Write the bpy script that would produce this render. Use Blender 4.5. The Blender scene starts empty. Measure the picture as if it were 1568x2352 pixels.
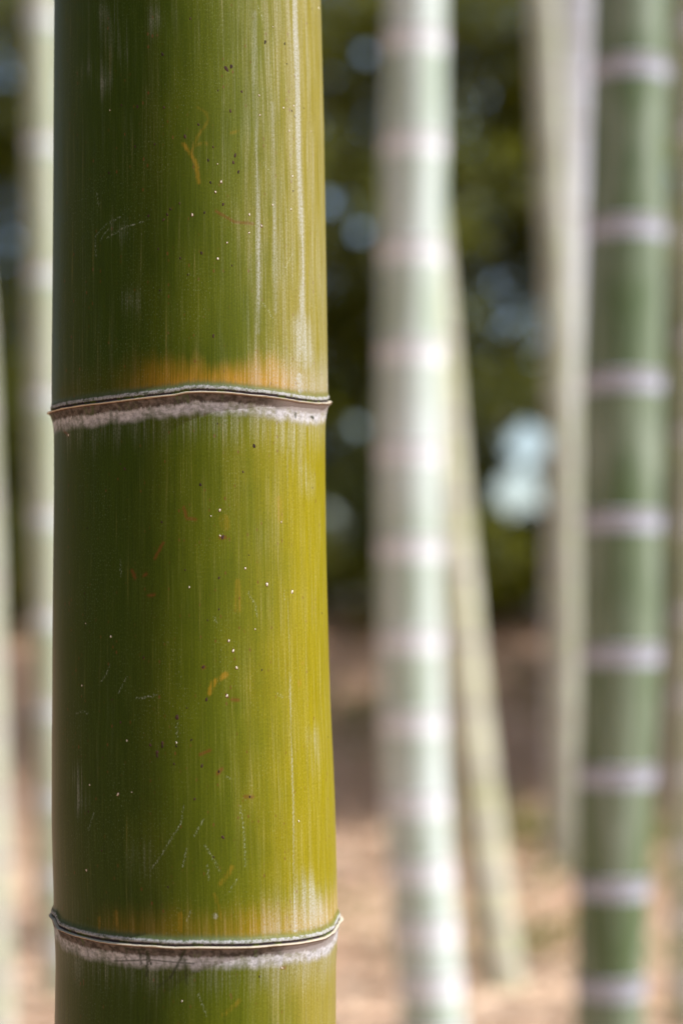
import bpy, math, random
import numpy as np
from mathutils import Vector

rng = np.random.default_rng(7)
random.seed(7)
R = math.radians
SC = bpy.context.scene
COL = SC.collection

# ------------------------------------------------------------------ camera
EYE = 1.0
PITCH = R(3.5)
FD = 70.0 / 24.0 * 1568.0          # focal length, in 1568-wide picture units
cam_d = bpy.data.cameras.new('camera')
cam = bpy.data.objects.new('camera', cam_d)
COL.objects.link(cam)
cam.location = (0, 0, EYE)
cam.rotation_euler = (R(90) + PITCH, 0, 0)
cam_d.sensor_fit = 'HORIZONTAL'
cam_d.sensor_width = 24.0
cam_d.lens = 70.0
cam_d.clip_start = 0.02
cam_d.clip_end = 500
cam_d.dof.use_dof = True
cam_d.dof.focus_distance = 0.758
cam_d.dof.aperture_fstop = 4.6
cam_d.dof.aperture_blades = 0
SC.camera = cam

# ------------------------------------------------------------------ light
SUN_AZ, SUN_EL = 101.0, 51.0        # azimuth clockwise from the view direction (+Y)
world = bpy.data.worlds.new('World')
SC.world = world
world.use_nodes = True
wn = world.node_tree
wn.nodes.clear()
wo = wn.nodes.new('ShaderNodeOutputWorld')
wb = wn.nodes.new('ShaderNodeBackground')
ws = wn.nodes.new('ShaderNodeTexSky')
ws.sky_type = 'NISHITA'
ws.sun_disc = False
ws.sun_elevation = R(SUN_EL)
ws.sun_rotation = R(SUN_AZ)
ws.air_density = 1.0
ws.dust_density = 2.0
wb.inputs['Strength'].default_value = 0.125
wn.links.new(ws.outputs[0], wb.inputs['Color'])
wn.links.new(wb.outputs[0], wo.inputs['Surface'])
S = Vector((math.cos(R(SUN_EL)) * math.sin(R(SUN_AZ)), math.cos(R(SUN_EL)) * math.cos(R(SUN_AZ)), math.sin(R(SUN_EL))))
sun_d = bpy.data.lights.new('sun', 'SUN')
sun_d.energy = 4.0
sun_d.angle = R(0.6)
sun_d.color = (1.0, 0.985, 0.965)
sun = bpy.data.objects.new('sun', sun_d)
COL.objects.link(sun)
sun.rotation_euler = S.to_track_quat('Z', 'Y').to_euler()
sun.location = (20, -8, 25)
SC.view_settings.view_transform = 'Standard'
SC.view_settings.look = 'None'
SC.view_settings.gamma = 1.0
SC.view_settings.exposure = 0.80
SC.view_settings.use_curve_mapping = False
SC.render.engine = 'CYCLES'
SC.cycles.use_denoising = True
try:
    SC.cycles.denoiser = 'OPENIMAGEDENOISE'
    SC.cycles.denoising_input_passes = 'RGB_ALBEDO_NORMAL'
except Exception:
    pass
SC.cycles.max_bounces = 6
SC.cycles.diffuse_bounces = 3
SC.cycles.glossy_bounces = 3
SC.cycles.transmission_bounces = 4
SC.cycles.transparent_max_bounces = 4
SC.cycles.caustics_reflective = False
SC.cycles.caustics_refractive = False


# ------------------------------------------------------------------ helpers
def ray(dx, dy):
    """direction (scaled so that y = 1) through a point of the 1568 x 2352 picture"""
    xc = (dx - 784.0) / FD
    yc = (1176.0 - dy) / FD
    c, s = math.cos(PITCH), math.sin(PITCH)
    y = c - yc * s
    z = s + yc * c
    return xc / y, z / y


def at(dx, dy, Y):
    a, b = ray(dx, dy)
    return a * Y, EYE + b * Y


def tag(o, label=None, cat=None, group=None, kind=None):
    if label: o['label'] = label
    if cat: o['category'] = cat
    if group: o['group'] = group
    if kind: o['kind'] = kind
    return o


def empty(name, loc):
    o = bpy.data.objects.new(name, None)
    o.empty_display_size = 0.1
    COL.objects.link(o)
    o.location = loc
    return o


def mesh_obj(name, verts, faces, mat, parent=None, smooth=True, uv=None, attrs=None):
    """verts (n,3) array, faces (m,k) array; positions in world space"""
    verts = np.asarray(verts, dtype=np.float32)
    faces = np.asarray(faces, dtype=np.int32)
    if parent is not None:
        verts = verts - np.array(parent.location, dtype=np.float32)
    me = bpy.data.meshes.new(name)
    m, k = faces.shape
    me.vertices.add(len(verts))
    me.vertices.foreach_set('co', verts.ravel())
    me.loops.add(m * k)
    me.loops.foreach_set('vertex_index', faces.ravel())
    me.polygons.add(m)
    me.polygons.foreach_set('loop_start', np.arange(0, m * k, k, dtype=np.int32))
    me.polygons.foreach_set('loop_total', np.full(m, k, dtype=np.int32))
    me.polygons.foreach_set('use_smooth', np.full(m, smooth, dtype=bool))
    if uv is not None:
        l = me.uv_layers.new(name='surface')
        l.data.foreach_set('uv', np.asarray(uv, dtype=np.float32)[faces.ravel()].ravel())
    if attrs:
        for an, av in attrs.items():
            a = me.attributes.new(an, 'FLOAT', 'POINT')
            a.data.foreach_set('value', np.asarray(av, dtype=np.float32))
    me.update(calc_edges=True)
    me.materials.append(mat)
    o = bpy.data.objects.new(name, me)
    COL.objects.link(o)
    if parent is not None:
        o.parent = parent
    return o


def grid_faces(nr, nc, wrap=True):
    i = np.arange(nr - 1)[:, None]
    j = np.arange(nc if wrap else nc - 1)[None, :]
    j2 = (j + 1) % nc
    f = np.stack([i * nc + j, i * nc + j2, (i + 1) * nc + j2, (i + 1) * nc + j], axis=-1)
    return f.reshape(-1, 4)


class NT:
    """small node-tree writer"""
    def __init__(self, name):
        self.m = bpy.data.materials.new(name)
        self.m.use_nodes = True
        self.t = self.m.node_tree
        self.t.nodes.clear()
        self.out = self.t.nodes.new('ShaderNodeOutputMaterial')

    def n(self, typ, **kw):
        x = self.t.nodes.new('ShaderNode' + typ)
        for k, v in kw.items():
            setattr(x, k, v)
        return x

    def put(self, sock, v):
        if isinstance(v, bpy.types.NodeSocket):
            self.t.links.new(v, sock)
        elif v is not None:
            if isinstance(v, (tuple, list)) and len(v) == 3 and sock.type == 'RGBA':
                v = (*v, 1.0)
            sock.default_value = v

    def math(self, op, a, b=None, c=None, clamp=False):
        x = self.n('Math', operation=op, use_clamp=clamp)
        self.put(x.inputs[0], a)
        if b is not None: self.put(x.inputs[1], b)
        if c is not None: self.put(x.inputs[2], c)
        return x.outputs[0]

    def mix(self, f, a, b, blend='MIX'):
        x = self.n('Mix', data_type='RGBA', blend_type=blend)
        self.put(x.inputs[0], f)
        self.put(x.inputs[6], a)
        self.put(x.inputs[7], b)
        return x.outputs[2]

    def step(self, v, lo, hi, a=0.0, b=1.0):
        x = self.n('MapRange', interpolation_type='SMOOTHSTEP')
        self.put(x.inputs[0], v)
        x.inputs[1].default_value = lo
        x.inputs[2].default_value = hi
        x.inputs[3].default_value = a
        x.inputs[4].default_value = b
        return x.outputs[0]

    def scaled(self, vec, s, off=(0, 0, 0)):
        x = self.n('Mapping')
        self.put(x.inputs['Vector'], vec)
        x.inputs['Scale'].default_value = s
        x.inputs['Location'].default_value = off
        return x.outputs[0]

    def noise(self, vec, scale=1.0, detail=2.0, rough=0.5, dist=0.0):
        x = self.n('TexNoise')
        self.put(x.inputs['Vector'], vec)
        x.inputs['Scale'].default_value = scale
        x.inputs['Detail'].default_value = detail
        x.inputs['Roughness'].default_value = rough
        x.inputs['Distortion'].default_value = dist
        return x.outputs['Fac']

    def attr(self, name):
        return self.n('Attribute', attribute_name=name).outputs['Fac']

    def bsdf(self, color, rough=0.5, spec=0.5, normal=None, coat=0.0, coat_rough=0.3):
        b = self.n('BsdfPrincipled')
        self.put(b.inputs['Base Color'], color)
        self.put(b.inputs['Roughness'], rough)
        self.put(b.inputs['Specular IOR Level'], spec)
        b.inputs['Coat Weight'].default_value = coat
        b.inputs['Coat Roughness'].default_value = coat_rough
        if normal is not None: self.put(b.inputs['Normal'], normal)
        return b

    def bump(self, h, strength, dist):
        x = self.n('Bump')
        x.inputs['Strength'].default_value = strength
        x.inputs['Distance'].default_value = dist
        self.put(x.inputs['Height'], h)
        return x.outputs[0]

    def done(self, shader):
        self.t.links.new(shader, self.out.inputs['Surface'])
        return self.m


# ------------------------------------------------------------------ materials
def mat_leaf(name, c1, c2, transl=0.25, rough=0.35, tcol=None, spec=0.5):
    t = NT(name)
    r = t.n('NewGeometry').outputs['Random Per Island']
    col = t.mix(r, c1, c2)
    p = t.bsdf(col, rough, spec)
    tr = t.n('BsdfTranslucent')
    t.put(tr.inputs['Color'], t.mix(r, tcol or c1, tcol or c2))
    mx = t.n('MixShader')
    mx.inputs[0].default_value = transl
    t.t.links.new(p.outputs[0], mx.inputs[1])
    t.t.links.new(tr.outputs[0], mx.inputs[2])
    return t.done(mx.outputs[0])


M_EVERGREEN = mat_leaf('evergreen_leaf', (0.040, 0.048, 0.006), (0.18, 0.18, 0.020), 0.42, 0.38, (0.30, 0.30, 0.018), 0.28)
M_SHRUB = mat_leaf('shrub_leaf', (0.08, 0.10, 0.024), (0.24, 0.25, 0.08), 0.40, 0.40, (0.28, 0.30, 0.04), 0.35)
M_BAMBOO_LEAF = mat_leaf('bamboo_leaf', (0.05, 0.085, 0.02), (0.11, 0.13, 0.035), 0.35, 0.4)
M_LITTER = mat_leaf('dry_leaf', (0.52, 0.355, 0.23), (0.93, 0.73, 0.55), 0.06, 0.75, spec=0.2)
M_HERB = mat_leaf('low_herb_leaf', (0.14, 0.17, 0.035), (0.30, 0.28, 0.08), 0.30, 0.5)


def mat_ground():
    t = NT('leaf_litter_ground')
    co = t.n('TexCoord').outputs['Object']
    a = t.noise(co, 9.0, 6.0, 0.65)
    b = t.noise(co, 1.1, 3.0, 0.5)
    c = t.noise(co, 55.0, 3.0, 0.6)
    col = t.mix(t.step(a, 0.3, 0.7), (0.32, 0.17, 0.095), (0.68, 0.46, 0.32))
    col = t.mix(t.math('MULTIPLY', t.step(c, 0.35, 0.75), 0.5), col, (0.58, 0.44, 0.34))
    col = t.mix(t.math('MULTIPLY', t.step(b, 0.56, 0.72), 0.6), col, (0.22, 0.21, 0.05))
    n = t.bump(t.math('ADD', a, t.math('MULTIPLY', c, 0.4)), 0.6, 0.04)
    return t.done(t.bsdf(col, 0.9, 0.15, n).outputs[0])


M_GROUND = mat_ground()


def mat_bark():
    t = NT('bark')
    co = t.n('TexCoord').outputs['Object']
    a = t.noise(t.scaled(co, (14, 14, 3)), 1.0, 5.0, 0.6)
    col = t.mix(a, (0.035, 0.026, 0.018), (0.14, 0.11, 0.08))
    return t.done(t.bsdf(col, 0.9, 0.2, t.bump(a, 0.7, 0.02)).outputs[0])


M_BARK = mat_bark()


def mat_culm(name, c_dark, c_light, wax, wax_amt, seed):
    """blurred culms: vertical fibre colour with patches of pale bloom"""
    t = NT(name)
    uv = t.n('UVMap', uv_map='surface').outputs[0]
    off = (seed * 3.7, seed * 1.9, 0)
    st = t.noise(t.scaled(uv, (260, 6, 1), off), 1.0, 3.0, 0.6)
    pa = t.noise(t.scaled(uv, (22, 5, 1), off), 1.0, 4.0, 0.6)
    col = t.mix(t.step(st, 0.3, 0.7), c_dark, c_light)
    w = t.math('MULTIPLY', t.step(t.math('ADD', t.math('MULTIPLY', pa, 0.7), t.math('MULTIPLY', st, 0.3)), 0.5 - wax_amt * 0.35, 0.85 - wax_amt * 0.45), min(1.0, 0.35 + wax_amt))
    col = t.mix(w, col, wax)
    return t.done(t.bsdf(col, 0.5, 0.45, t.bump(st, 0.15, 0.002)).outputs[0])


def mat_ring(name, white, base):
    t = NT(name)
    uv = t.n('UVMap', uv_map='surface').outputs[0]
    st = t.noise(t.scaled(uv, (300, 40, 1)), 1.0, 3.0, 0.6)
    s = t.math('ADD', t.attr('ring_offset'), t.math('MULTIPLY', t.math('SUBTRACT', st, 0.5), 6.0))
    scar = t.math('MULTIPLY', t.step(s, -5.0, -2.0), t.step(s, 2.5, 5.0, 1, 0))
    f = t.math('MULTIPLY', t.step(s, -33.0, -28.0), t.step(s, 7.0, 10.0, 1, 0))
    col = t.mix(f, base, white)
    col = t.mix(t.math('MULTIPLY', scar, 0.6), col, (0.16, 0.125, 0.10))
    return t.done(t.bsdf(col, 0.75, 0.2).outputs[0])


# ------------------------------------------------------------------ ground
def ground_h(x, y):
    x = np.asarray(x, float); y = np.asarray(y, float)
    k = np.clip((y - 9.6) / 4.6, 0, 1)
    bank = 1.15 * k * k * (3 - 2 * k)
    amp = 0.035 * np.clip((np.hypot(x, y) - 1.5) / 3, 0, 1)
    bumps = amp * (np.sin(x * 1.7 + 0.6) * np.cos(y * 1.3) + 0.6 * np.sin(x * 3.9 - y * 2.7)) * (1 + 2.0 * k)
    return bank + bumps


gx = np.concatenate([np.linspace(-150, -12, 24), np.linspace(-11.8, 11.8, 160), np.linspace(12, 150, 24)])
gy = np.concatenate([np.linspace(-150, -9, 24), np.linspace(-8.8, 22, 200), np.linspace(22.3, 170, 24)])
GX, GY = np.meshgrid(gx, gy)
GV = np.stack([GX, GY, ground_h(GX, GY)], -1).reshape(-1, 3)
ground = mesh_obj('ground', GV, grid_faces(len(gy), len(gx), False), M_GROUND)
tag(ground, 'brown ground under dry bamboo leaves rising to a bank', kind='structure')


# ------------------------------------------------------------------ leaves
def leaf_mesh(C, L, W, up_bias=0.0, flat=False):
    """C (n,3) centres -> folded lance-shaped leaves, 4 vertices and 2 triangles each"""
    n = len(C)
    d = rng.normal(size=(n, 3))
    if flat:
        d[:, 2] *= 0.07
    else:
        d[:, 2] -= up_bias
    d /= np.linalg.norm(d, axis=1)[:, None]
    q = rng.normal(size=(n, 3))
    if flat:
        q = np.stack([np.zeros(n), np.zeros(n), np.ones(n)], 1) + 0.12 * q
        q = np.cross(q, d)
    else:
        q = np.cross(q, d)
    q /= np.linalg.norm(q, axis=1)[:, None]
    nn = np.cross(d, q)
    sc = rng.uniform(0.65, 1.25, size=(n, 1))
    l = d * L * sc * 0.5
    w = q * W * sc * 0.5
    h = nn * W * sc * 0.18
    V = np.stack([C - l - h, C + w + h - l * 0.15, C + l - h, C - w + h - l * 0.15], 1).reshape(-1, 3)
    b = np.arange(n)[:, None] * 4
    F = np.concatenate([b + np.array([[0, 1, 2]]), b + np.array([[0, 2, 3]])], 0)
    return V, F


def clumps(n, lo, hi, sizes, per):
    """leaf centres in n rounded clumps spread through a box"""
    c = rng.uniform(lo, hi, size=(n, 3))
    r = rng.uniform(*sizes, size=(n, 1, 1))
    p = rng.normal(size=(n, per, 3))
    p /= np.linalg.norm(p, axis=2)[:, :, None]
    p *= rng.uniform(0.25, 1.0, size=(n, per, 1)) ** 0.5 * r
    p[:, :, 2] *= 0.75
    return (c[:, None, :] + p).reshape(-1, 3)


# gaps in the wood (large: sky, small: in place of leaf glints): direction as picture point, radius in picture units
GAPS = [(1214, 1018, 52), (1192, 1130, 60), (838, 122, 21), (828, 530, 21), (758, 465, 21), (1160, 745, 19), (1052, 700, 16),
        (820, 980, 14), (1232, 455, 10), (760, 1180, 21), (12, 600, 13)]


def cull_gaps(P):
    keep = np.ones(len(P), bool)
    for gx_, gy_, gr in GAPS:
        a, b = ray(gx_, gy_)
        Y = P[:, 1]
        rad = gr / FD * Y
        keep &= ((P[:, 0] - a * Y) ** 2 + (P[:, 2] - EYE - b * Y) ** 2) > rad ** 2
    return P[keep]


wood = []
wood.append(clumps(760, (-6.5, 13.6, 0.6), (7.5, 16.2, 6.8), (0.35, 0.75), 110))
wood.append(clumps(620, (-11, 16.0, 0.6), (12, 18.8, 8.0), (0.7, 1.2), 110))
wood.append(clumps(90, (-4.0, 12.6, 1.15), (5.0, 14.2, 1.7), (0.25, 0.5), 90))
P = cull_gaps(np.concatenate(wood))
P = P[P[:, 2] > ground_h(P[:, 0], P[:, 1]) + 0.12]
V, F = leaf_mesh(P, 0.15, 0.075, 0.3)
o = mesh_obj('evergreen_thicket', V, F, M_EVERGREEN, smooth=False)
tag(o, 'dark evergreen thicket of leaves closing off the background', 'thicket', kind='stuff')

P = np.concatenate([clumps(120, (-4.5, 12.9, 1.25), (5.5, 13.7, 2.7), (0.25, 0.5), 70), clumps(45, (-4.5, 12.9, 2.2), (5.5, 13.6, 5.6), (0.25, 0.55), 45)])
P = cull_gaps(P)
V, F = leaf_mesh(P, 0.13, 0.06, 0.3)
o = mesh_obj('sunlit_shrubs', V, F, M_SHRUB, smooth=False)
tag(o, 'lighter olive shrubs in front of the dark thicket', 'shrubs', kind='stuff')

# unseen wood left, right and behind, added to dim the sky and fill reflections
P = np.concatenate([
    clumps(500, (-14, -12, 0.3), (-9, 14, 8), (0.6, 1.3), 60),
    clumps(360, (-9, -14, 0.3), (7, -9, 8), (0.6, 1.3), 60),
    clumps(280, (9, 4.5, 0.3), (13, 16, 8), (0.6, 1.3), 60)])
V, F = leaf_mesh(P, 0.30, 0.15, 0.3)
o = mesh_obj('sky_dimming_wood', V, F, M_EVERGREEN, smooth=False)
tag(o, 'dense evergreen wood added out of view to dim the sky', 'wood', kind='stuff')

P = np.concatenate([  # leaf roof, mostly unseen, added to shade the bank and dapple the ground
    clumps(160, (1, 9.4, 5.2), (10, 11.7, 7.4), (0.4, 1.0), 90),
    clumps(20, (0, 12.9, 5.6), (12, 16, 8.0), (0.4, 0.9), 80),
    clumps(9, (2.6, 2.6, 5.0), (8.5, 8.6, 7.0), (0.25, 0.65), 110),
    clumps(120, (-9, -9, 5.6), (-1.0, 9, 7.6), (0.5, 1.0), 70)])
S2 = np.array([S.x, S.y]); S2 /= np.linalg.norm(S2)
LIT = [(-0.06, 0.8, 0.55), (0.1, 3.35, 0.45), (0.38, 2.7, 0.5), (-0.82, 5.5, 0.5), (0.3, 5.6, 0.35), (0.92, 8.3, 0.3), (1.02, 8.9, 0.4)]  # slots cut through the added roof so sun reaches these culms
keep = np.ones(len(P), bool)
for x0, y0, w in LIT:
    rx, ry = P[:, 0] - x0, P[:, 1] - y0
    keep &= ~((np.abs(rx * S2[1] - ry * S2[0]) < w) & (rx * S2[0] + ry * S2[1] > 0))
P = P[keep]
V, F = leaf_mesh(P, 0.20, 0.09, 0.3)
o = mesh_obj('shading_canopy', V, F, M_EVERGREEN, smooth=False)
tag(o, 'roof of green leaves added high over the grove for shade', 'canopy', kind='stuff')

# dry leaves and low herbs on the ground
n = 42000
Y = 1.8 + 12.5 * rng.uniform(size=n) ** 0.8
X = rng.uniform(-1, 1, size=n) * (1.2 + Y * 0.26)
V, F = leaf_mesh(np.stack([X, Y, ground_h(X, Y) + 0.012], 1), 0.11, 0.022, flat=True)
o = mesh_obj('leaf_litter', V, F, M_LITTER, smooth=False)
tag(o, 'dry tan bamboo leaves littering the ground', 'leaf litter', kind='stuff')
hp = []
for cx, cy, k in ((0.9, 9.4, 260), (0.62, 6.2, 120), (1.15, 8.0, 120), (1.7, 9.6, 220), (-0.35, 6.8, 80), (1.55, 12.0, 300), (0.2, 11.8, 200)):
    a = rng.normal(size=(k, 3)) * np.array([0.28, 0.28, 0.0])
    a += np.array([cx, cy, 0])
    a[:, 2] = ground_h(a[:, 0], a[:, 1]) + rng.uniform(0.02, 0.14, k)
    hp.append(a)
V, F = leaf_mesh(np.concatenate(hp), 0.09, 0.03, -0.6)
o = mesh_obj('low_herbs', V, F, M_HERB, smooth=False)
tag(o, 'low yellow-green herbs sprouting through the dry leaves', 'herbs', kind='stuff')


# ------------------------------------------------------------------ blurred culms
def crown(parent, x, y, z, m):
    """a few drooping branches with leaves, high above the picture"""
    vs, fs, nb = [], [], 0
    leaves = []
    for k in range(9):
        a = rng.uniform(0, 2 * math.pi)
        L = rng.uniform(0.7, 1.3)
        z0 = z + rng.uniform(-1.6, 0.1)
        pts = np.array([[x + math.cos(a) * L * s, y + math.sin(a) * L * s, z0 + 0.7 * s - 0.6 * s * s] for s in np.linspace(0, 1, 6)])
        rr = np.linspace(0.009, 0.002, 6)
        ang = np.arange(5) * 2 * math.pi / 5
        ring = np.stack([-math.sin(a) * np.cos(ang), math.cos(a) * np.cos(ang), np.sin(ang)], 1)
        vv = (pts[:, None, :] + ring[None] * rr[:, None, None]).reshape(-1, 3)
        f = grid_faces(6, 5) + nb
        vs.append(vv); fs.append(f); nb += len(vv)
        c = pts[rng.integers(1, 6, 60)] + rng.normal(size=(60, 3)) * 0.13
        leaves.append(c)
    mesh_obj('branches', np.concatenate(vs), np.concatenate(fs), m, parent)['kind'] = 'stuff'
    V, F = leaf_mesh(np.concatenate(leaves), 0.11, 0.017, 0.8)
    c = mesh_obj('crown', V, F, M_BAMBOO_LEAF, parent, smooth=False)
    c['kind'] = 'stuff'


def lathe(zs, rs, xf, yf, uoff, nseg, z_ref=None):
    th = np.arange(nseg) / nseg * 2 * math.pi
    Zs = np.asarray(zs, float)
    V = np.stack([xf(Zs)[:, None] + rs[:, None] * np.sin(th), yf(Zs)[:, None] - rs[:, None] * np.cos(th), np.repeat(Zs[:, None], nseg, 1)], -1)
    U = np.stack([np.broadcast_to(np.minimum(th, 2 * math.pi - th) * 0.06, (len(Zs), nseg)) + uoff, np.repeat(Zs[:, None], nseg, 1)], -1)
    return V.reshape(-1, 3), grid_faces(len(Zs), nseg), U.reshape(-1, 2)


def blurred_culm(name, label, Y, outline, nodes, m, mr, seed, top=7.5, ring=(0.034, 0.008), lean_y=0.0, swell=0.06):
    """outline: rows (picture y, centre x, width); nodes: picture y of each visible ring"""
    rows = []
    for dy, cx, w in outline:
        x, z = at(cx, dy, Y)
        rows.append((z, x, 0.5 * w / FD * Y))
    rows.sort()
    zz = np.array([r[0] for r in rows]); xx = np.array([r[1] for r in rows]); rr = np.array([r[2] for r in rows])
    # carry the stem on to the ground and up to the leaves
    def ext(arr, z, taper):
        z = np.asarray(z, float)
        v = np.interp(z, zz, arr)
        if taper:
            v = np.where(z > zz[-1], arr[-1] * np.clip(1 - (z - zz[-1]) / (top - zz[-1]) * 0.72, 0.2, 1), v)
        else:
            sl = (arr[-1] - arr[-2]) / (zz[-1] - zz[-2])
            v = np.where(z > zz[-1], arr[-1] + sl * (z - zz[-1]) * 0.8, v)
            sb = (arr[1] - arr[0]) / (zz[1] - zz[0])
            v = np.where(z < zz[0], arr[0] + sb * (z - zz[0]), v)
        return v
    def smooth(arr, z, taper):
        k = 0.03
        return sum(ext(arr, np.asarray(z) + k * j, taper) for j in (-2, -1, 0, 1, 2)) / 5
    xf = lambda z: smooth(xx, z, False)
    rf = lambda z: smooth(rr, z, True)
    yf = lambda z: Y + lean_y * (np.asarray(z, float) - 1.0)
    g = float(ground_h(xf(0.0), Y)) - 0.05
    nz = sorted(at(0, dy, Y)[1] for dy in nodes)
    gap = nz[1] - nz[0]
    while nz[0] - gap * 0.94 > g + 0.06:
        gap *= 0.94
        nz.insert(0, nz[0] - gap)
    gap = nz[-1] - nz[-2]
    ztop_frame = at(0, 0, Y)[1]
    while nz[-1] < ztop_frame + 0.5:
        nz.append(nz[-1] + gap)
    root = empty(name, (float(xf(g)), Y, g + 0.05))
    tag(root, label, 'bamboo culm', 'blurred bamboo culms behind')
    NS = 56
    lo, hi = ring
    ends = [g] + nz
    for k, z in enumerate(nz):
        # node ring: swollen ridge with pale bloom below it
        s = np.concatenate([np.linspace(-lo, -0.006, 8), np.linspace(-0.005, hi, 9)])
        bul = swell * 0.055 * (np.exp(-(np.clip(s, 0, None) / 0.004) ** 2) * (s >= 0) + np.exp(np.clip(s, None, 0) / 0.006) * (s < 0))
        V, F, U = lathe(z + s, rf(z + s) + bul, xf, yf, seed, NS)
        mesh_obj('node_ring', V, F, mr, root, uv=U, attrs={'ring_offset': np.repeat(s * 1000, NS)})
        a = g if k == 0 else nz[k - 1] + hi
        if z - lo - a > 0.004:
            zs = np.linspace(a, z - lo, 9)
            V, F, U = lathe(zs, rf(zs), xf, yf, seed, NS)
            mesh_obj('internode', V, F, m, root, uv=U)
    zs = np.arange(nz[-1] + hi, top, 0.08)
    r = rf(zs) + 0.004 * (np.arange(len(zs)) % 4 == 0) * 0.7
    V, F, U = lathe(zs, r, xf, yf, seed, 24)
    mesh_obj('upper_stem', V, F, m, root, uv=U)
    crown(root, float(xf(top - 0.1)), float(yf(top)), top - 0.1, m)
    return root


m_pale = mat_culm('pale_bloomed_culm', (0.25, 0.34, 0.23), (0.39, 0.47, 0.36), (0.61, 0.68, 0.685), 0.5, 1.0)
m_pale2 = mat_culm('pale_green_culm', (0.30, 0.37, 0.22), (0.46, 0.50, 0.34), (0.60, 0.61, 0.56), 0.35, 2.0)
m_yellow = mat_culm('pale_yellow_culm', (0.30, 0.32, 0.14), (0.46, 0.47, 0.27), (0.66, 0.65, 0.55), 0.5, 3.0)
m_beige = mat_culm('beige_grey_culm', (0.31, 0.33, 0.21), (0.45, 0.46, 0.34), (0.58, 0.60, 0.53), 0.4, 4.0)
m_lav = mat_culm('lavender_grey_culm', (0.42, 0.43, 0.46), (0.54, 0.55, 0.60), (0.66, 0.67, 0.73), 0.5, 5.0)
m_green = mat_culm('green_culm', (0.046, 0.088, 0.026), (0.10, 0.152, 0.060), (0.38, 0.43, 0.37), 0.34, 6.0)
r_white = mat_ring('white_bloom_ring', (0.72, 0.745, 0.80), (0.40, 0.50, 0.40))
r_lav = mat_ring('lavender_bloom_ring', (0.42, 0.44, 0.54), (0.13, 0.19, 0.095))
r_beige = mat_ring('faint_beige_ring', (0.47, 0.45, 0.42), (0.34, 0.31, 0.24))

blurred_culm('bamboo_culm', 'white waxy bamboo culm with bright rings right beside the sharp green culm', 3.35,
             [(0, 954, 136), (380, 948, 146), (800, 942, 147), (1100, 940, 148), (1580, 944, 148), (1930, 958, 148), (2090, 972, 147), (2350, 992, 147)],
             [87, 325, 569, 800, 1030, 1247, 1458, 1645, 1829, 1985, 2120, 2245], m_pale, r_white, 1.3, ring=(0.036, 0.006))
blurred_culm('bamboo_culm', 'dark green bamboo culm with clear pale rings at the right', 2.70,
             [(0, 1447, 178), (300, 1442, 180), (804, 1428, 188), (1100, 1424, 186), (1530, 1424, 182), (1800, 1412, 178), (2000, 1406, 166), (2350, 1400, 156)],
             [157, 521, 870, 1187, 1491, 1767, 2022, 2250], m_green, r_lav, 2.6, ring=(0.021, 0.005))
blurred_culm('bamboo_culm', 'pale green bamboo culm peeking out behind the left edge of the sharp culm', 5.5,
             [(0, 100, 86), (600, 106, 86), (1200, 113, 86), (1700, 122, 86), (2048, 132, 86), (2350, 150, 86)],
             [40, 325, 625, 905, 1180, 1411, 1620, 1821, 2000, 2165, 2310], m_pale2, r_white, 3.1, ring=(0.055, 0.006))
blurred_culm('bamboo_culm', 'pale yellowish bamboo culm leaning behind the white ringed culm', 5.6,
             [(0, 934, 84), (380, 968, 88), (775, 1000, 90), (1100, 1024, 92), (1534, 1064, 96), (1713, 1082, 98), (1930, 1106, 100), (2092, 1127, 102), (2240, 1149, 104)],
             [200, 390, 580, 770, 960, 1140, 1310, 1470, 1620, 1760, 1890, 2010, 2110], m_yellow, r_beige, 4.4, top=8.5, ring=(0.02, 0.006))
blurred_culm('bamboo_culm', 'slim beige grey bamboo culm standing just left of the dark green culm', 8.3,
             [(0, 1250, 74), (400, 1270, 73), (760, 1286, 73), (1100, 1297, 72), (1534, 1300, 72), (1713, 1302, 70), (1950, 1306, 70)],
             [180, 330, 480, 630, 780, 920, 1050, 1180, 1300, 1420, 1530, 1640, 1740, 1830], m_beige, r_beige, 5.2, top=9, ring=(0.02, 0.006))
blurred_culm('bamboo_culm', 'lavender grey bamboo culm crossing behind the beige one near the top', 8.9,
             [(0, 1330, 80), (400, 1318, 78), (760, 1302, 76), (1100, 1292, 76), (1600, 1290, 74), (2000, 1296, 74)],
             [90, 290, 490, 690, 880, 1060, 1230, 1390, 1540, 1680, 1800], m_lav, r_beige, 6.9, top=9, ring=(0.02, 0.006))
blurred_culm('bamboo_culm', 'grey bamboo culm cut off by the left edge of the picture', 4.6,
             [(0, -140, 100), (400, -100, 100), (750, -72, 100), (1200, -52, 100), (1700, -36, 100), (2200, -22, 100), (2350, -18, 100)],
             [120, 330, 540, 745, 945, 1140, 1325, 1500, 1665, 1820, 1965, 2100, 2230], m_beige, r_beige, 7.7, top=8, ring=(0.024, 0.006))
blurred_culm('bamboo_culm', 'pale grey bamboo culm cut off by the right edge of the picture', 4.9,
             [(0, 1600, 98), (800, 1604, 98), (1300, 1596, 98), (1800, 1592, 98), (2350, 1588, 98)],
             [60, 300, 540, 770, 990, 1200, 1400, 1590, 1770, 1940, 2100, 2250], m_pale2, r_white, 8.8, top=8, ring=(0.026, 0.006))

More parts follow.
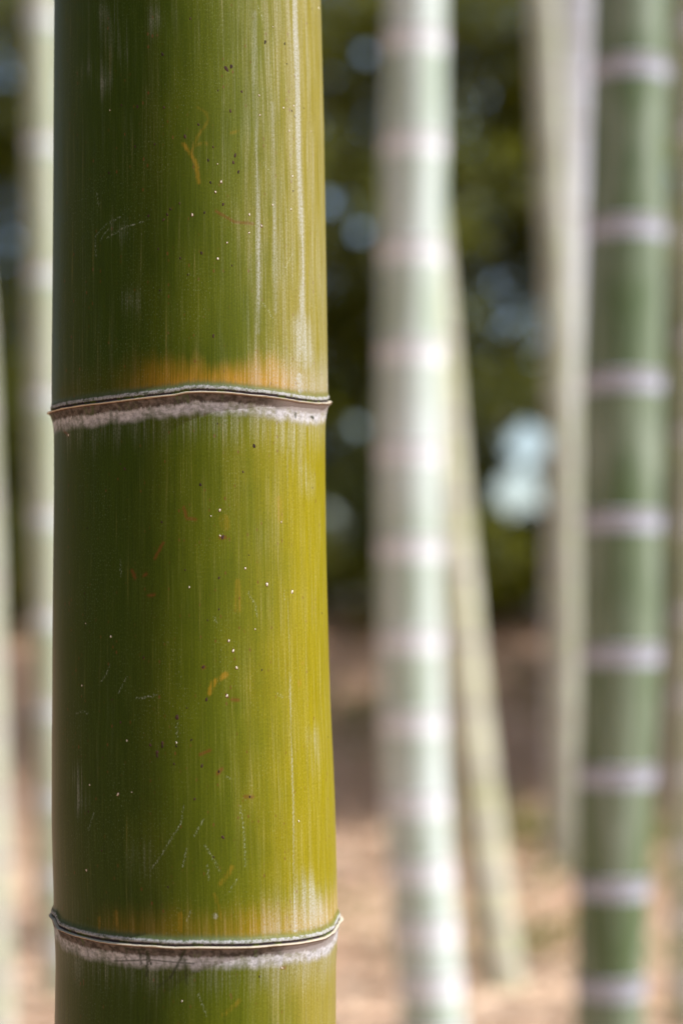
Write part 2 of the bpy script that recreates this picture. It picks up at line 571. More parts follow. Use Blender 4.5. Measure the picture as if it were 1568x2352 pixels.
# ------------------------------------------------------------------ the sharp culm
YC = 0.80
K = 1568.0 / 2731.0
TBL_L = [(-200, 211), (0, 211), (700, 210), (1400, 209), (1600, 210), (1720, 220.5), (1980, 222), (2230, 219.6), (2560, 216), (2800, 214.5), (2950, 213),
         (3280, 213), (3446, 218), (3595, 224.6), (3660, 227), (3780, 231), (3830, 233), (4096, 230), (4300, 229)]
TBL_R = [(-200, 1287), (0, 1292), (250, 1299), (500, 1305), (1000, 1311), (1400, 1315), (1570, 1316), (1690, 1305), (1900, 1305), (2230, 1308), (2560, 1314), (2800, 1319),
         (2950, 1325), (3200, 1334), (3450, 1339), (3600, 1342), (3780, 1341), (3860, 1337), (4096, 1337), (4300, 1338)]
ys = np.arange(-200, 4301, 10.0)
Lx = np.interp(ys, *zip(*TBL_L)); Rx = np.interp(ys, *zip(*TBL_R))
kern = np.hanning(15); kern /= kern.sum()
Lx = np.convolve(np.pad(Lx, 7, 'edge'), kern, 'valid'); Rx = np.convolve(np.pad(Rx, 7, 'edge'), kern, 'valid')
tz, tx, tr = [], [], []
for y, l, r in zip(ys, Lx, Rx):
    x, z = at((l + r) / 2 * K, y * K, YC)
    tz.append(z); tx.append(x); tr.append((r - l) / 2 * K / FD * YC * 0.9975)
tz, tx, tr = (np.array(v)[::-1] for v in (tz, tx, tr))


def cx_(z):
    z = np.asarray(z, float)
    return np.interp(z, tz, tx) + np.where(z > tz[-1], (z - tz[-1]) * -0.012, 0) + np.where(z < tz[0], (z - tz[0]) * -0.012, 0)


def cr_(z):
    z = np.asarray(z, float)
    return np.interp(z, tz, tr) * np.clip(1 - (z - 1.4) / 6.2 * 0.7, 0.25, 1)


def pix(px, py, extra=0.0):
    """photo position (full-size pixels) -> angle and height on the culm's surface"""
    a, b = ray(px * K, py * K)
    z = EYE + b * (YC - 0.05)
    th = 0.0
    for _ in range(12):
        r = float(cr_(z)) + extra
        x0 = float(cx_(z))
        # intersect (a*Y - x0)^2 + (Y - YC)^2 = r^2
        A = a * a + 1; B = -2 * (a * x0 + YC); C = x0 * x0 + YC * YC - r * r
        D = max(0.0, B * B - 4 * A * C)
        Yh = (-B - math.sqrt(D)) / (2 * A)
        z = EYE + b * Yh
        th = math.atan2(a * Yh - x0, YC - Yh)
    return th, z


RIDGE_A = [(197, 1649), (215, 1643), (300, 1625), (400, 1612), (500, 1600), (600, 1589), (700, 1578), (740, 1569), (800, 1566), (900, 1569.5), (1000, 1580), (1100, 1590), (1200, 1606), (1270, 1614), (1315, 1613), (1329, 1606)]
RIDGE_B = [(214, 3680), (230, 3716), (300, 3745), (400, 3768), (500, 3780), (600, 3787), (700, 3794), (800, 3793), (900, 3794), (1000, 3793), (1100, 3785), (1200, 3776), (1300, 3755), (1340, 3730), (1357, 3692)]
NODES = []
for rid in (RIDGE_A, RIDGE_B):
    q = [pix(x, y, 0.0018) for x, y in rid]
    th = np.array([a for a, _ in q]); zz = np.array([b for _, b in q])
    o_ = np.argsort(th); th, zz = th[o_], zz[o_]
    zz0 = float(zz.mean())
    th2 = np.concatenate([th, [math.pi], th + 2 * math.pi]); z2 = np.concatenate([zz, [(zz[0] + zz[-1]) / 2 + 0.0005], zz])
    NODES.append((zz0, th2, z2))
ZA, ZB = NODES[0][0], NODES[1][0]


def ridge_delta(k, th):
    z0, t2, z2 = NODES[k]
    t = np.where(th < t2[0], th + 2 * math.pi, th)
    return np.interp(t, t2, z2) - z0


def fine_noise(th, seed, f):
    return sum(np.sin(th * f * (1 + 0.37 * j) + seed * 3.1 + j * 1.7) / (1 + j) for j in range(5)) / 2.3


NODE_SHAPE = [dict(bulge=0.55, lip=0.75, flare=1.25, tail=0.35), dict(bulge=0.95, lip=0.40, flare=1.35, tail=0.55)]


def node_profile(s, sh):
    """swelling (mm) at s mm above the ridge lip"""
    up = sh['bulge'] * np.exp(-((s - 1.7) / 1.5) ** 2) + sh['tail'] * np.exp(-np.clip(s, 0, None) / 4.0) - 0.42 * np.exp(-((s - 0.85) / 0.35) ** 2)
    dn = sh['flare'] * np.exp(np.clip(s, None, 0) / 2.7) + sh['tail'] * np.exp(np.clip(s, None, 0) / 3.0)
    w = 1 / (1 + np.exp(-np.clip((s - 0.25) / 0.09, -30, 30)))
    return dn * (1 - w) + up * w + sh['lip'] * np.exp(-(s / 0.26) ** 2)


# angle samples: fine in front, coarse behind
TH = np.concatenate([np.linspace(-R(97), R(97), 431), np.linspace(R(97), 2 * math.pi - R(97), 44)[1:-1]])
NC = len(TH)
front = np.where(TH > math.pi, TH - 2 * math.pi, TH)
z_hi, z_lo = 1.315, 0.80
tt = [z_lo]
while tt[-1] < z_hi:
    d = min(abs(tt[-1] - ZA), abs(tt[-1] - ZB)) * 1000
    tt.append(tt[-1] + (0.00016 if d < 2.4 else 0.0003 if d < 13 else 0.00062))
T = np.array(tt)
TG, HG = np.meshgrid(T, TH, indexing='ij')
FG = np.broadcast_to(front, TG.shape)
Zg = TG.copy()
for k in (0, 1):
    x = (TG - NODES[k][0]) / 0.085
    Zg += ridge_delta(k, FG) * np.clip(1 - x * x, 0, 1) ** 2
Rg = cr_(Zg)
s0 = (TG - ZA) * 1000; s1 = (TG - ZB) * 1000
wob = fine_noise(FG, 1.0, 23.0) * 0.10 + fine_noise(FG, 2.0, 71.0) * 0.06
swell = np.zeros_like(TG)
for k, s in ((0, s0), (1, s1)):
    a = 1 + 0.25 * fine_noise(FG, 5.0 + k, 9.0)
    swell += np.where(np.abs(s) < 25, node_profile(s + wob * np.exp(-(s / 1.5) ** 2), {q: v * (a if q in ('lip', 'flare') else 1.0) for q, v in NODE_SHAPE[k].items()}), 0)
Rg = Rg + swell * 0.001
# slow unevenness of the stem
Rg += 0.00018 * np.sin(FG * 3 + TG * 17) + 0.00012 * np.sin(FG * 7 - TG * 31)
Xg = cx_(Zg) + Rg * np.sin(FG)
Yg = YC - Rg * np.cos(FG)
RM = 0.0552
Ug = FG * RM                                    # arc length, metres
RING = np.where(np.abs(s0) < np.abs(s1), s0, s1)


def marks(polys, half, soft, amp=None):
    """mask of soft-edged strokes; polys in photo pixels, widths in mm"""
    out = np.zeros(TG.shape, np.float32)
    for i, poly in enumerate(polys):
        pts = [pix(*p) for p in poly]
        pts = [(a * RM * 1000, z * 1000) for a, z in pts]
        h = half[i] if isinstance(half, (list, tuple)) else half
        am = 1.0 if amp is None else amp[i]
        if len(pts) == 1: pts = pts * 2
        ux = [p[0] for p in pts]; uz = [p[1] for p in pts]
        pad = h + soft + 0.5
        rows = np.where((T * 1000 > min(uz) - pad - 6) & (T * 1000 < max(uz) + pad + 6))[0]
        cols = np.where((front * RM * 1000 > min(ux) - pad) & (front * RM * 1000 < max(ux) + pad))[0]
        if len(rows) == 0 or len(cols) == 0: continue
        sl = np.ix_(rows, cols)
        U = Ug[sl] * 1000; Z = Zg[sl] * 1000
        U = U + 0.12 * np.sin(Z * 2.3 + i) + 0.10 * np.sin(Z * 5.9 + 2 * i)
        best = np.full(U.shape, 1e9)
        for (ax, az), (bx, bz) in zip(pts[:-1], pts[1:]):
            dx, dz = bx - ax, bz - az
            L2 = dx * dx + dz * dz + 1e-9
            t = np.clip(((U - ax) * dx + (Z - az) * dz) / L2, 0, 1)
            best = np.minimum(best, np.hypot(U - ax - t * dx, Z - az - t * dz))
        v = np.clip(1 - (best - h) / soft, 0, 1) * am
        out[sl] = np.maximum(out[sl], v)
    return out


A1 = lambda *p: [(150 + x / 1.206, y / 1.206) for x, y in p]
A2 = lambda *p: [(150 + x / 1.206, 1400 + y / 1.206) for x, y in p]
A3 = lambda *p: [(150 + x / 1.206, 2700 + y / 1.206) for x, y in p]
AC = lambda *p: [(180 + x / 2.613, 3550 + y / 2.613) for x, y in p]

stain = marks([A1((705, 695), (735, 735), (765, 790), (778, 880)), A1((742, 735), (770, 660), (825, 580), (815, 545), (775, 518)), A1((935, 640), (965, 632)),
               A1((772, 697), (800, 686), (822, 695)), A2((830, 1655), (850, 1605), (910, 1566)), A2((1276, 1512),), A2((1258, 1612),), A2((900, 815), (903, 850)),
               A2((1165, 720), (1172, 820)), A3((882, 1010), (912, 975), (938, 930)), A3((855, 1060), (870, 1110), (886, 1180)), A3((900, 1642), (975, 1572)),
               A3((1262, 38),), A3((690, 1160), (692, 1230)), A2((965, 1120), (968, 1250)), A3((300, 1180), (305, 1240)), A3((378, 1150), (380, 1200))],
              [0.35, 0.15, 0.3, 0.15, 0.7, 0.7, 0.9, 1.6, 1.0, 0.5, 0.25, 0.5, 0.9, 0.8, 1.0, 0.8, 0.7], 0.9,
              [.75, .5, .6, .45, .85, .7, .7, .55, .5, .6, .6, .5, .7, .6, .6, .5, .5])
rust = marks([A2((705, 760), (720, 812), (762, 818)), A1((860, 1018), (950, 1070), (1040, 1078)), A2((800, 1532),), A2((880, 905), (905, 905)), A3((785, 385), (830, 365)),
              A3((868, 478), (890, 455)), A3((1000, 590), (1040, 590)), A2((130, 390), (150, 412)), A2((605, 930), (565, 1005)), A2((455, 1065), (470, 1100)),
              A3((1175, 1415), (1192, 1415)), A2((510, 1090), (525, 1080)), A2((535, 1185), (565, 1182)), A3((940, 120), (970, 122))],
             [0.25, 0.15, 0.5, 0.35, 0.25, 0.35, 0.3, 0.3, 0.2, 0.3, 0.3, 0.2, 0.2, 0.3], 0.6)
scratch = marks([A1((280, 1240), (275, 1140), (330, 1080), (400, 1045)), A1((330, 1150), (420, 1095), (520, 1065)), A1((300, 1160), (340, 1100)), A1((285, 925), (292, 990)),
                 A1((1085, 1460), (1150, 1560)), A1((1190, 1300), (1230, 1220)), A2((1015, 1170), (1050, 1230), (1060, 1290)), A2((300, 1610), (330, 1570), (350, 1520)),
                 A2((490, 1684), (580, 1665)), A3((705, 635), (690, 720), (640, 800), (580, 900), (550, 935)), A3((978, 635), (995, 740), (1005, 925)),
                 A3((805, 822), (850, 890), (880, 952)), A3((820, 922), (826, 990)), A3((275, 660), (245, 752)), A3((190, 188), (215, 176), (245, 186)), A3((475, 112), (570, 98)),
                 A3((965, 985), (925, 1050)), A3((740, 1140), (720, 1190)), A3((672, 230), (672, 300)), A3((1155, 92), (1190, 110)), A3((700, 930), (718, 840)),
                 A3((775, 1540), (815, 1645)), A1((1090, 780), (1120, 830)), A2((850, 1290), (865, 1320)), A2((1190, 1160), (1192, 1210)), A3((905, 490), (930, 500)),
                 A1((1060, 20), (1090, 90)), A2((400, 1010), (402, 1090)), A3((390, 90), (430, 10)), A3((755, 780), (800, 700))],
                0.05, 0.26)
crack = marks([AC((845, 710), (860, 765)), AC((995, 660), (1010, 800)), AC((1080, 670), (1070, 800), (1068, 930)), AC((1080, 690), (1110, 805)), AC((1462, 660), (1400, 785), (1310, 950)),
               AC((740, 772), (1100, 758), (1300, 780), (1560, 800)), AC((1460, 740), (1480, 1010)), AC((870, 640), (1060, 650)),
               A2((1318, 322), (1330, 328)), A2((1240, 305), (1243, 325)), AC((1280, 970), (1180, 1045))], [0.18, 0.25, 0.28, 0.28, 0.28, 0.1, 0.18, 0.15, 0.4, 0.3, 0.2], 0.35,
              [.8, .9, 1, 1, .9, .9, .7, .7, 1, .9, .5])
wax = np.maximum.reduce([
    marks([A1((1243, 0), (1250, 250), (1258, 560), (1268, 900), (1275, 1300), (1278, 1680)), A1((1050, 60), (1056, 500), (1062, 1000), (1066, 1600)), A1((1135, 500), (1145, 1500))],
          [0.7, 0.3, 0.1], 1.5, [0.85, 0.42, 0.3]),
    marks([A2((1262, 130), (1265, 195))], [0.8], 1.0, [1.3]),
    marks([A2((1203, 480), (1208, 1000), (1214, 1680)), A3((1216, 0), (1230, 500), (1236, 900), (1242, 1240))], [0.15, 0.15], 0.5, [0.55, 0.6]),
    marks([A1((250, 330), (310, 400)), A1((390, 1120),), A3((178, 500), (200, 610)), A1((1280, 1590), (1290, 1680)), A2((1240, 450), (1300, 640)), A3((1300, 1010), (1340, 1140)), A2((1090, 900), (1100, 940)),
           A1((590, 90),), A3((500, 870), (510, 940)), A1((440, 1450),), A3((1330, 300), (1345, 420)), A1((330, 60), (420, 250))],
          [0.5, 0.5, 0.5, 1.0, 1.0, 1.0, 0.3, 1.0, 0.2, 0.5, 0.2, 1.0], 8.0, [.55, .5, .65, .65, .5, .55, .3, .35, .3, .3, .4, .3]),
    marks([A3((855, 1166),)], [0.9], 0.7, [0.75]),
])


def mat_main():
    t = NT('sharp_culm_skin')
    uv = t.n('UVMap', uv_map='surface').outputs[0]
    sep = t.n('SeparateXYZ'); t.put(sep.inputs[0], uv)
    u, v = sep.outputs[0], sep.outputs[1]
    ra_, rb_ = t.attr('ring_a'), t.attr('ring_b')
    near = t.math('LESS_THAN', t.math('ABSOLUTE', ra_), t.math('ABSOLUTE', rb_))
    ring = t.math('ADD', t.math('MULTIPLY', near, ra_), t.math('MULTIPLY', t.math('SUBTRACT', 1.0, near), rb_))
    fib = t.noise(t.scaled(uv, (2600, 45, 1)), 1.0, 2.0, 0.6)          # single fibres
    fib2 = t.noise(t.scaled(uv, (1300, 30, 1), (3, 1, 0)), 1.0, 3.0, 0.6)
    strk = t.noise(t.scaled(uv, (320, 12, 1), (9, 4, 0)), 1.0, 3.0, 0.6)   # wider streaks
    blot = t.noise(t.scaled(uv, (42, 22, 1), (5, 2, 0)), 1.0, 4.0, 0.55)
    grain = t.noise(t.scaled(uv, (2300, 1100, 1)), 1.0, 2.0, 0.6)
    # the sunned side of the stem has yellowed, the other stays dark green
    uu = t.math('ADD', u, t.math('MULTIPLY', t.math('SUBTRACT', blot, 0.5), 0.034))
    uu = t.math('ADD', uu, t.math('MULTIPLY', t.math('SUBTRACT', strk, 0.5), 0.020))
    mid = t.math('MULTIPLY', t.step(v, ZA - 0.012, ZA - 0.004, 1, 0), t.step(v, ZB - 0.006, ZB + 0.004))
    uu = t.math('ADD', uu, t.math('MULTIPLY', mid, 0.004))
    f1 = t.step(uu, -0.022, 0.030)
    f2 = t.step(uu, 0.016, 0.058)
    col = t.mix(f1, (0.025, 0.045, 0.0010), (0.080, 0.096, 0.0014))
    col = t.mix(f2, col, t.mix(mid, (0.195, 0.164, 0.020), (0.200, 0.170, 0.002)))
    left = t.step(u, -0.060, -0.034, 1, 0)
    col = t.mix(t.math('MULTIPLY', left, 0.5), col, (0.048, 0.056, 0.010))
    # fibres
    k = t.math('ADD', t.math('MULTIPLY', fib, 0.9), t.math('MULTIPLY', fib2, 0.8))
    kk = t.step(k, 0.55, 1.15, 0.86, 1.15)
    g = t.n('CombineXYZ')
    for i in range(3): t.put(g.inputs[i], kk)
    col = t.mix(1.0, col, g.outputs[0], 'MULTIPLY')
    gk = t.step(grain, 0.25, 0.75, 0.86, 1.14)
    g2 = t.n('CombineXYZ')
    for i in range(3): t.put(g2.inputs[i], gk)
    col = t.mix(1.0, col, g2.outputs[0], 'MULTIPLY')
    # yellow fibres
    yf = t.math('MULTIPLY', t.step(fib2, 0.58, 0.74), t.step(strk, 0.46, 0.62))
    col = t.mix(t.math('MULTIPLY', yf, 0.20), col, (0.33, 0.22, 0.01))
    # orange just above the nodes
    jag = t.math('SUBTRACT', t.math('ADD', t.math('MULTIPLY', blot, 20.0), t.math('ADD', t.math('MULTIPLY', strk, 9.0), t.math('MULTIPLY', fib2, 7.0))), 18.0)
    up = t.math('MULTIPLY', t.step(ring, 2.6, 5.0), t.step(t.math('SUBTRACT', ring, jag), 2.0, 18.0, 1, 0))
    side_a = t.math('ADD', t.math('MULTIPLY', t.math('MULTIPLY', t.step(u, -0.032, 0.014), t.step(u, 0.036, 0.062, 1, 0.15)), 0.92), 0.05)
    side_b = t.math('ADD', t.math('MULTIPLY', t.step(u, -0.045, -0.02), 0.26), t.math('MULTIPLY', t.step(u, 0.0, 0.03), 0.26))
    low = t.step(v, ZB + 0.06, ZB + 0.07, 1, 0)
    sd = t.math('ADD', t.math('MULTIPLY', side_a, t.math('SUBTRACT', 1.0, low)), t.math('MULTIPLY', side_b, low))
    orange = t.math('MULTIPLY', t.math('MULTIPLY', up, sd), t.step(fib2, 0.25, 0.65, 0.45, 0.9), clamp=True)
    col = t.mix(orange, col, (0.40, 0.20, 0.012))
    col = t.mix(t.math('MULTIPLY', t.attr('stain'), t.step(t.math('ADD', fib2, t.math('MULTIPLY', t.attr('stain'), 0.22)), 0.45, 0.85, 0.0, 0.85)), col, (0.27, 0.15, 0.008))
    col = t.mix(t.math('MULTIPLY', t.attr('rust'), 0.6), col, (0.13, 0.035, 0.008))
    # brown flecks of age along the fibres
    vo = t.n('TexVoronoi', feature='F1')
    t.put(vo.inputs['Vector'], t.scaled(uv, (520, 260, 1))); vo.inputs['Scale'].default_value = 1.0
    vs = t.n('SeparateColor'); t.put(vs.inputs[0], vo.outputs['Color'])
    fl = t.math('MULTIPLY', t.step(vo.outputs['Distance'], 0.10, 0.26, 1, 0), t.step(vs.outputs[0], 0.68, 0.74))
    col = t.mix(t.math('MULTIPLY', fl, t.step(strk, 0.42, 0.6, 0.15, 0.75)), col, (0.12, 0.045, 0.01))
    # pale bloom: streaks, blotches and rubbed dots
    wreg = t.math('ADD', t.math('MULTIPLY', t.step(u, 0.006, 0.05), 0.22), t.step(v, ZA + 0.02, ZA + 0.18, 0.02, 0.06))
    wreg = t.math('ADD', wreg, t.math('MULTIPLY', t.step(ring, -26.0, -9.0), t.math('MULTIPLY', t.step(ring, -7.0, -6.0, 1, 0), 0.42)))
    wreg = t.math('ADD', wreg, t.math('MULTIPLY', t.step(ring, 3.0, 5.0), t.math('MULTIPLY', t.step(ring, 5.0, 26.0, 1, 0), t.step(u, 0.0, 0.045, 0.12, 0.62))))
    wreg = t.math('ADD', wreg, t.math('MULTIPLY', t.step(v, ZA, ZA + 0.03), t.step(u, -0.004, 0.05, 0.04, 0.26)))
    wreg = t.math('ADD', wreg, t.math('MULTIPLY', t.attr('wax'), t.step(t.math('ADD', blot, t.math('MULTIPLY', strk, 0.4)), 0.45, 0.85, 0.25, 1.25)))
    ws_ = t.math('ADD', t.math('MULTIPLY', fib2, 0.55), t.math('MULTIPLY', strk, 0.45))
    wst = t.step(t.math('ADD', ws_, t.math('MULTIPLY', t.math('SUBTRACT', wreg, 0.5), 0.20)), 0.40, 0.74)
    wmask = t.math('MULTIPLY', t.math('MULTIPLY', wst, t.math('MINIMUM', t.math('ADD', wreg, 0.08), 1.0)), t.step(grain, 0.3, 0.65, 0.25, 1.0))
    col = t.mix(t.math('MULTIPLY', wmask, 0.75, clamp=True), col, (0.40, 0.42, 0.41))
    dots = t.math('MULTIPLY', t.step(grain, 0.60, 0.72), t.step(blot, 0.42, 0.62))
    col = t.mix(t.math('MULTIPLY', dots, 0.12), col, (0.50, 0.58, 0.48))
    sc = t.math('MULTIPLY', t.attr('scratch'), t.step(grain, 0.46, 0.62))
    col = t.mix(t.math('MULTIPLY', sc, 0.36), col, (0.55, 0.62, 0.52))
    # node bands
    w1 = t.noise(t.scaled(uv, (1100, 260, 1), (1, 7, 0)), 1.0, 4.0, 0.65)
    w2 = t.noise(t.scaled(uv, (200, 30, 1), (4, 2, 0)), 1.0, 3.0, 0.6)
    w3 = t.noise(t.scaled(uv, (420, 500, 1), (2, 2, 0)), 1.0, 3.0, 0.6)
    rs = t.math('ADD', ring, t.math('ADD', t.math('MULTIPLY', t.math('SUBTRACT', w1, 0.5), 2.4), t.math('MULTIPLY', t.math('SUBTRACT', w2, 0.5), 3.2)))
    # below the lip: white bloom band, then the brown-grey scar, its colour darkened with the lip's shade
    band = t.math('MULTIPLY', t.math('MULTIPLY', t.step(t.math('ADD', ring, t.math('ADD', t.math('MULTIPLY', t.math('SUBTRACT', w1, 0.5), 1.2), t.math('MULTIPLY', t.math('SUBTRACT', w2, 0.5), 4.0))), -9.4, -5.6), t.step(ring, -0.3, -0.1, 1, 0)), t.step(t.math('ADD', w2, t.math('MULTIPLY', w3, 0.5)), 0.5, 0.85, 0.45, 1.0))
    col = t.mix(t.math('MULTIPLY', band, t.step(grain, 0.2, 0.65, 0.72, 0.98)), col, t.mix(t.step(w3, 0.3, 0.7), (0.27, 0.27, 0.285), (0.50, 0.50, 0.54)))
    scarm = t.math('MULTIPLY', t.step(rs, -4.2, -3.0), t.step(ring, -0.35, -0.2, 1, 0))
    scc = t.mix(t.step(w3, 0.35, 0.7), (0.030, 0.021, 0.015), (0.10, 0.078, 0.062))
    scc = t.mix(t.math('MULTIPLY', t.step(w2, 0.56, 0.66), t.step(w1, 0.40, 0.55)), scc, (0.045, 0.065, 0.012))
    scc = t.mix(t.math('MULTIPLY', t.step(u, 0.030, 0.046), 0.7), scc, (0.34, 0.31, 0.30))
    col = t.mix(t.math('MULTIPLY', scarm, 0.92), col, scc)
    # above the lip: white crumbs on dark groove
    ra = t.math('ADD', ring, t.math('MULTIPLY', t.math('SUBTRACT', w1, 0.5), 1.6))
    blue = t.math('MULTIPLY', t.step(ring, 0.3, 0.5), t.step(t.math('ADD', ring, t.math('MULTIPLY', t.math('SUBTRACT', w1, 0.5), 4.0)), 2.6, 6.0, 1, 0))
    col = t.mix(t.math('MULTIPLY', blue, 0.55), col, t.mix(w3, (0.035, 0.055, 0.022), (0.12, 0.145, 0.10)))
    crumb = t.math('MULTIPLY', t.step(ra, 1.1, 1.5), t.step(ra, 2.3, 2.9, 1, 0))
    col = t.mix(t.math('MULTIPLY', crumb, t.math('MULTIPLY', t.step(grain, 0.30, 0.55, 0.2, 0.9), t.step(w3, 0.32, 0.55, 0.15, 1.0))), col, (0.36, 0.36, 0.38))
    dark = t.math('MULTIPLY', t.math('MULTIPLY', t.step(ra, 0.15, 0.4), t.step(ra, 1.2, 1.5, 1, 0)), t.step(w3, 0.30, 0.5, 0.55, 1.0))
    col = t.mix(t.math('MULTIPLY', dark, 0.9), col, t.mix(t.step(w2, 0.5, 0.62), (0.050, 0.035, 0.050), (0.075, 0.095, 0.02)))
    # the lip itself
    lip = t.math('MULTIPLY', t.step(ring, -0.42, -0.22), t.step(ring, 0.28, 0.46, 1, 0))
    col = t.mix(lip, col, t.mix(w3, (0.30, 0.25, 0.18), (0.50, 0.45, 0.36)))
    under = t.math('MULTIPLY', t.step(ring, -0.85, -0.55), t.step(ring, -0.40, -0.28, 1, 0))
    col = t.mix(t.math('MULTIPLY', under, 0.6), col, (0.085, 0.035, 0.018))
    col = t.mix(t.math('MULTIPLY', t.attr('crack'), 0.85), col, (0.022, 0.028, 0.012))
    nodeish = t.math('MULTIPLY', t.step(ring, -8.5, -6.5), t.step(ring, 2.5, 3.5, 1, 0))
    rough = t.math('ADD', t.math('MULTIPLY', t.math('MAXIMUM', nodeish, wmask), 0.40), t.math('ADD', 0.36, t.math('MULTIPLY', fib2, 0.12)), clamp=True)
    h = t.math('ADD', t.math('MULTIPLY', fib, 0.5), t.math('MULTIPLY', fib2, 0.6))
    h = t.math('ADD', h, t.math('MULTIPLY', t.math('MULTIPLY', nodeish, t.math('ADD', w1, w3)), 0.5))
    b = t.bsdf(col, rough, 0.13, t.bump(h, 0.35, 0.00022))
    return t.done(b.outputs[0])


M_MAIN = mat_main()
main = empty('bamboo_culm', (float(cx_(0.0)), YC, 0.0))
tag(main, 'thick yellow-green bamboo culm in sharp focus with scratched skin and two node rings', 'bamboo culm')
ALLA = {'ring_a': s0, 'ring_b': s1, 'stain': stain, 'rust': rust, 'scratch': scratch, 'crack': crack, 'wax': wax}


def main_part(name, lo, hi):
    i = np.where((T >= lo) & (T <= hi))[0]
    i0, i1 = i[0], min(i[-1] + 1, len(T) - 1)
    sl = slice(i0, i1 + 1)
    V = np.stack([Xg[sl], Yg[sl], Zg[sl]], -1).reshape(-1, 3)
    U = np.stack([Ug[sl], Zg[sl]], -1).reshape(-1, 2)
    f = grid_faces(i1 + 1 - i0, NC)
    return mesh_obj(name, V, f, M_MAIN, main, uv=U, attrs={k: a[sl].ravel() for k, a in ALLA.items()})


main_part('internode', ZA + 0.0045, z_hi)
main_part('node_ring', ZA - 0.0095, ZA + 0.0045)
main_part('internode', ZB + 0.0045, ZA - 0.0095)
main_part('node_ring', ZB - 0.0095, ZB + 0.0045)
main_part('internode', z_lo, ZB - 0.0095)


def plain_stem(z0, z1, rings):
    """sections of stem out of the picture, each from mid-internode to mid-internode"""
    cuts = [z0] + [(a + b) / 2 for a, b in zip(rings[:-1], rings[1:])] + [z1]
    th = np.linspace(-math.pi, math.pi, 65)[:-1]
    for q, a, b in zip(rings, cuts[:-1], cuts[1:]):
        zs = np.unique(np.concatenate([np.linspace(a, b, 16), np.clip(q + np.linspace(-0.008, 0.006, 29), a, b)]))
        sr = (zs - q) * 1000
        r = cr_(zs) + np.where(np.abs(sr) < 25, node_profile(sr, NODE_SHAPE[1]), 0) * 0.001
        V = np.stack([cx_(zs)[:, None] + r[:, None] * np.sin(th), YC - r[:, None] * np.cos(th), np.repeat(zs[:, None], 64, 1)], -1).reshape(-1, 3)
        U = np.stack([np.broadcast_to(th * RM, (len(zs), 64)), np.repeat(zs[:, None], 64, 1)], -1).reshape(-1, 2)
        z0_ = np.zeros(len(V))
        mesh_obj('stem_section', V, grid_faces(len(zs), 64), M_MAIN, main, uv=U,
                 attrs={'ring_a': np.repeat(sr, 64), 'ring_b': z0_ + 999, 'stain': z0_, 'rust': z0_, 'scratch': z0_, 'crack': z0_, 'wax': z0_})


plain_stem(float(T[-1]), 7.4, list(np.arange(1.345, 7.4, 0.25)))
plain_stem(-0.06, z_lo, [0.05, 0.15, 0.27, 0.40, 0.545, 0.70])
crown(main, float(cx_(7.3)), YC, 7.3, M_MAIN)


# small flecks sitting on the skin
def flecks(name, spots, mat, w, h, lift):
    vs, fs, nb = [], [], 0
    na = 10
    for px, py, k in spots:
        th, z = pix(px, py)
        r0 = float(cr_(z))
        ww, hh = w * k * rng.uniform(0.85, 1.15), h * k * rng.uniform(0.8, 1.2)
        tilt = rng.normal() * 0.35
        pts = []
        for q, lf in ((1.0, -0.00005), (0.72, 0.75 * lift), (0.0, lift)):
            for j in range(na if q else 1):
                a = j / na * 2 * math.pi
                e = 1 + 0.12 * math.sin(3 * a + px)
                du = math.cos(a) * ww * q * e; dz = math.sin(a) * hh * q * e
                du, dz = du * math.cos(tilt) - dz * math.sin(tilt), du * math.sin(tilt) + dz * math.cos(tilt)
                zz = z + dz
                t2 = th + du / r0
                rr = float(cr_(zz)) + 0.00018 * math.sin(t2 * 3 + zz * 17) + 0.00012 * math.sin(t2 * 7 - zz * 31) + lf
                pts.append((float(cx_(zz)) + rr * math.sin(t2), YC - rr * math.cos(t2), zz))
        vs += pts
        for j in range(na):
            j2 = (j + 1) % na
            fs += [(nb + j, nb + j2, nb + na + j2), (nb + j, nb + na + j2, nb + na + j), (nb + na + j, nb + na + j2, nb + 2 * na)]
        nb += len(pts)
    o = mesh_obj(name, np.array(vs), np.array(fs), mat, main)
    o['kind'] = 'stuff'
    return o


def mat_plain(name, c1, c2, rough):
    t = NT(name)
    r = t.n('NewGeometry').outputs['Random Per Island']
    return t.done(t.bsdf(t.mix(r, c1, c2), rough, 0.3).outputs[0])


WH = [(885, 876, 1), (858, 925, 1), (746, 1036, 1.1), (1080, 1088, 1), (1022, 1034, 1), (869, 1247, 1), (1070, 458, .9), (1188, 518, .9), (1230, 848, 1), (1134, 987, .8), (1222, 1008, .9),
      (914, 1170, .7), (1020, 1122, .7), (349, 530, .6), (1073, 553, .7), (1214, 630, .8), (1236, 508, .7), (1138, 126, .6), (1354, 38, 1.0), (868, 790, .6), (1320, 632, .5)]
white = [(150 + x / 1.206, y / 1.206, k) for x, y, k in WH]
WH = [(879, 773, 1), (837, 801, .5), (880, 896, .8), (1002, 1054, 1), (1107, 1131, 1.5), (1227, 1167, 1.25), (732, 1145, .7), (923, 1404, 1.1), (944, 1452, 1.15), (961, 1534, 1.1), (354, 1383, .8),
      (217, 1620, .8), (150, 410, .9), (1175, 830, .7), (1050, 1348, .7), (235, 1320, .5)]
white += [(150 + x / 1.206, 1400 + y / 1.206, k) for x, y, k in WH]
WH = [(914, 102, 1.2), (431, 318, .8), (388, 577, 1.1), (253, 532, .8), (455, 567, .6), (236, 944, 1.0), (670, 328, .7), (1260, 707, .8), (1180, 1416, .9), (697, 1576, .6)]
white += [(150 + x / 1.206, 2700 + y / 1.206, k) for x, y, k in WH]
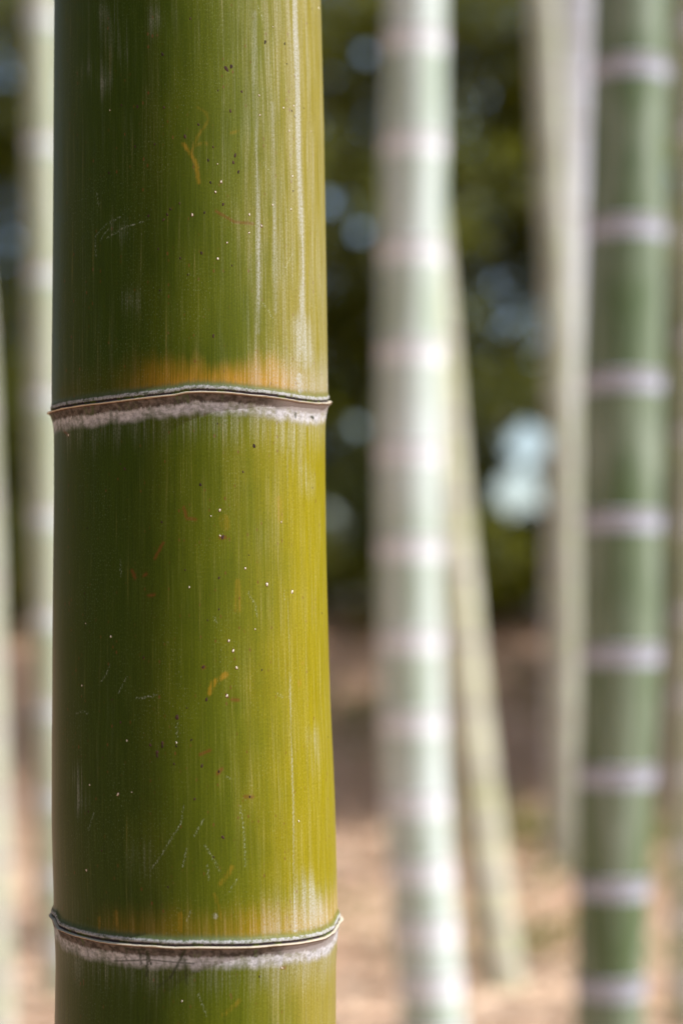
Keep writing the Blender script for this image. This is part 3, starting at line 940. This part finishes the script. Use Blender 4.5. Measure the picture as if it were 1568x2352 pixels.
DK = [(910, 330, 1.5), (934, 319, 1.3), (1100, 200, 1.1), (1195, 208, .8), (985, 440, .9), (737, 88, .8), (603, 260, .9), (482, 512, 1.2), (610, 517, .9), (711, 658, 1), (776, 600, .9), (930, 534, 1),
      (953, 748, 1.2), (944, 782, 1), (969, 828, 1), (834, 880, .9), (895, 985, 1), (343, 832, .8), (405, 505, .7), (823, 772, .8), (626, 1034, .8), (641, 1008, .7), (608, 1060, .8), (535, 1040, .8),
      (565, 695, .7), (470, 705, .8), (790, 1220, .9), (689, 1245, .7), (848, 1620, 1), (847, 708, .8), (805, 1025, .8), (870, 435, .6), (1228, 533, .7), (1240, 560, .6), (1205, 305, .6), (583, 1200, .7),
      (725, 1325, .6), (938, 1280, .7), (685, 980, .6), (590, 1400, .6), (1285, 520, .6), (1233, 920, .6)]
dark = [(150 + x / 1.206, y / 1.206, k) for x, y, k in DK]
DK = [(1043, 463, 1.4), (420, 573, .9), (990, 588, .7), (786, 650, 1), (893, 903, 1.1), (875, 1100, .9), (598, 830, .8), (510, 1485, .7), (875, 1252, .7), (400, 550, .5), (1370, 1270, .7), (1325, 665, .6),
      (800, 1530, .9), (1083, 1545, .7), (868, 355, .6), (820, 1305, .5), (229, 1175, .6), (712, 1062, .5), (1020, 990, .5), (240, 860, .5)]
dark += [(150 + x / 1.206, 1400 + y / 1.206, k) for x, y, k in DK]
DK = [(673, 205, 1.4), (602, 330, 1.0), (602, 345, 1.0), (577, 375, 1.1), (577, 392, 1.0), (544, 340, .9), (742, 315, .7), (815, 120, 1), (793, 440, .9), (895, 785, 1.1), (875, 468, .9), (400, 230, .7), (246, 660, .8),
      (758, 600, .8), (630, 1025, .6), (1070, 1458, .7), (1025, 590, .8), (658, 430, .7), (670, 345, .7), (315, 400, .6), (720, 160, .5), (850, 880, .7), (360, 120, .6), (1400, 300, .6), (310, 850, .7)]
dark += [(150 + x / 1.206, 2700 + y / 1.206, k) for x, y, k in DK]
flecks('dark_flecks', dark, mat_plain('dark_fleck', (0.016, 0.008, 0.006), (0.055, 0.026, 0.016), 0.95), 0.00050, 0.00085, 0.00006)
rims = [(x, y, k * 1.45) for x, y, k in white]
flecks('fleck_rims', rims, mat_plain('fleck_rim', (0.07, 0.02, 0.01), (0.11, 0.06, 0.015), 0.9), 0.00038, 0.00062, 0.00003)
flecks('pale_flecks', white, mat_plain('pale_fleck', (0.52, 0.46, 0.34), (0.72, 0.70, 0.60), 0.8), 0.00034, 0.00058, 0.00018)
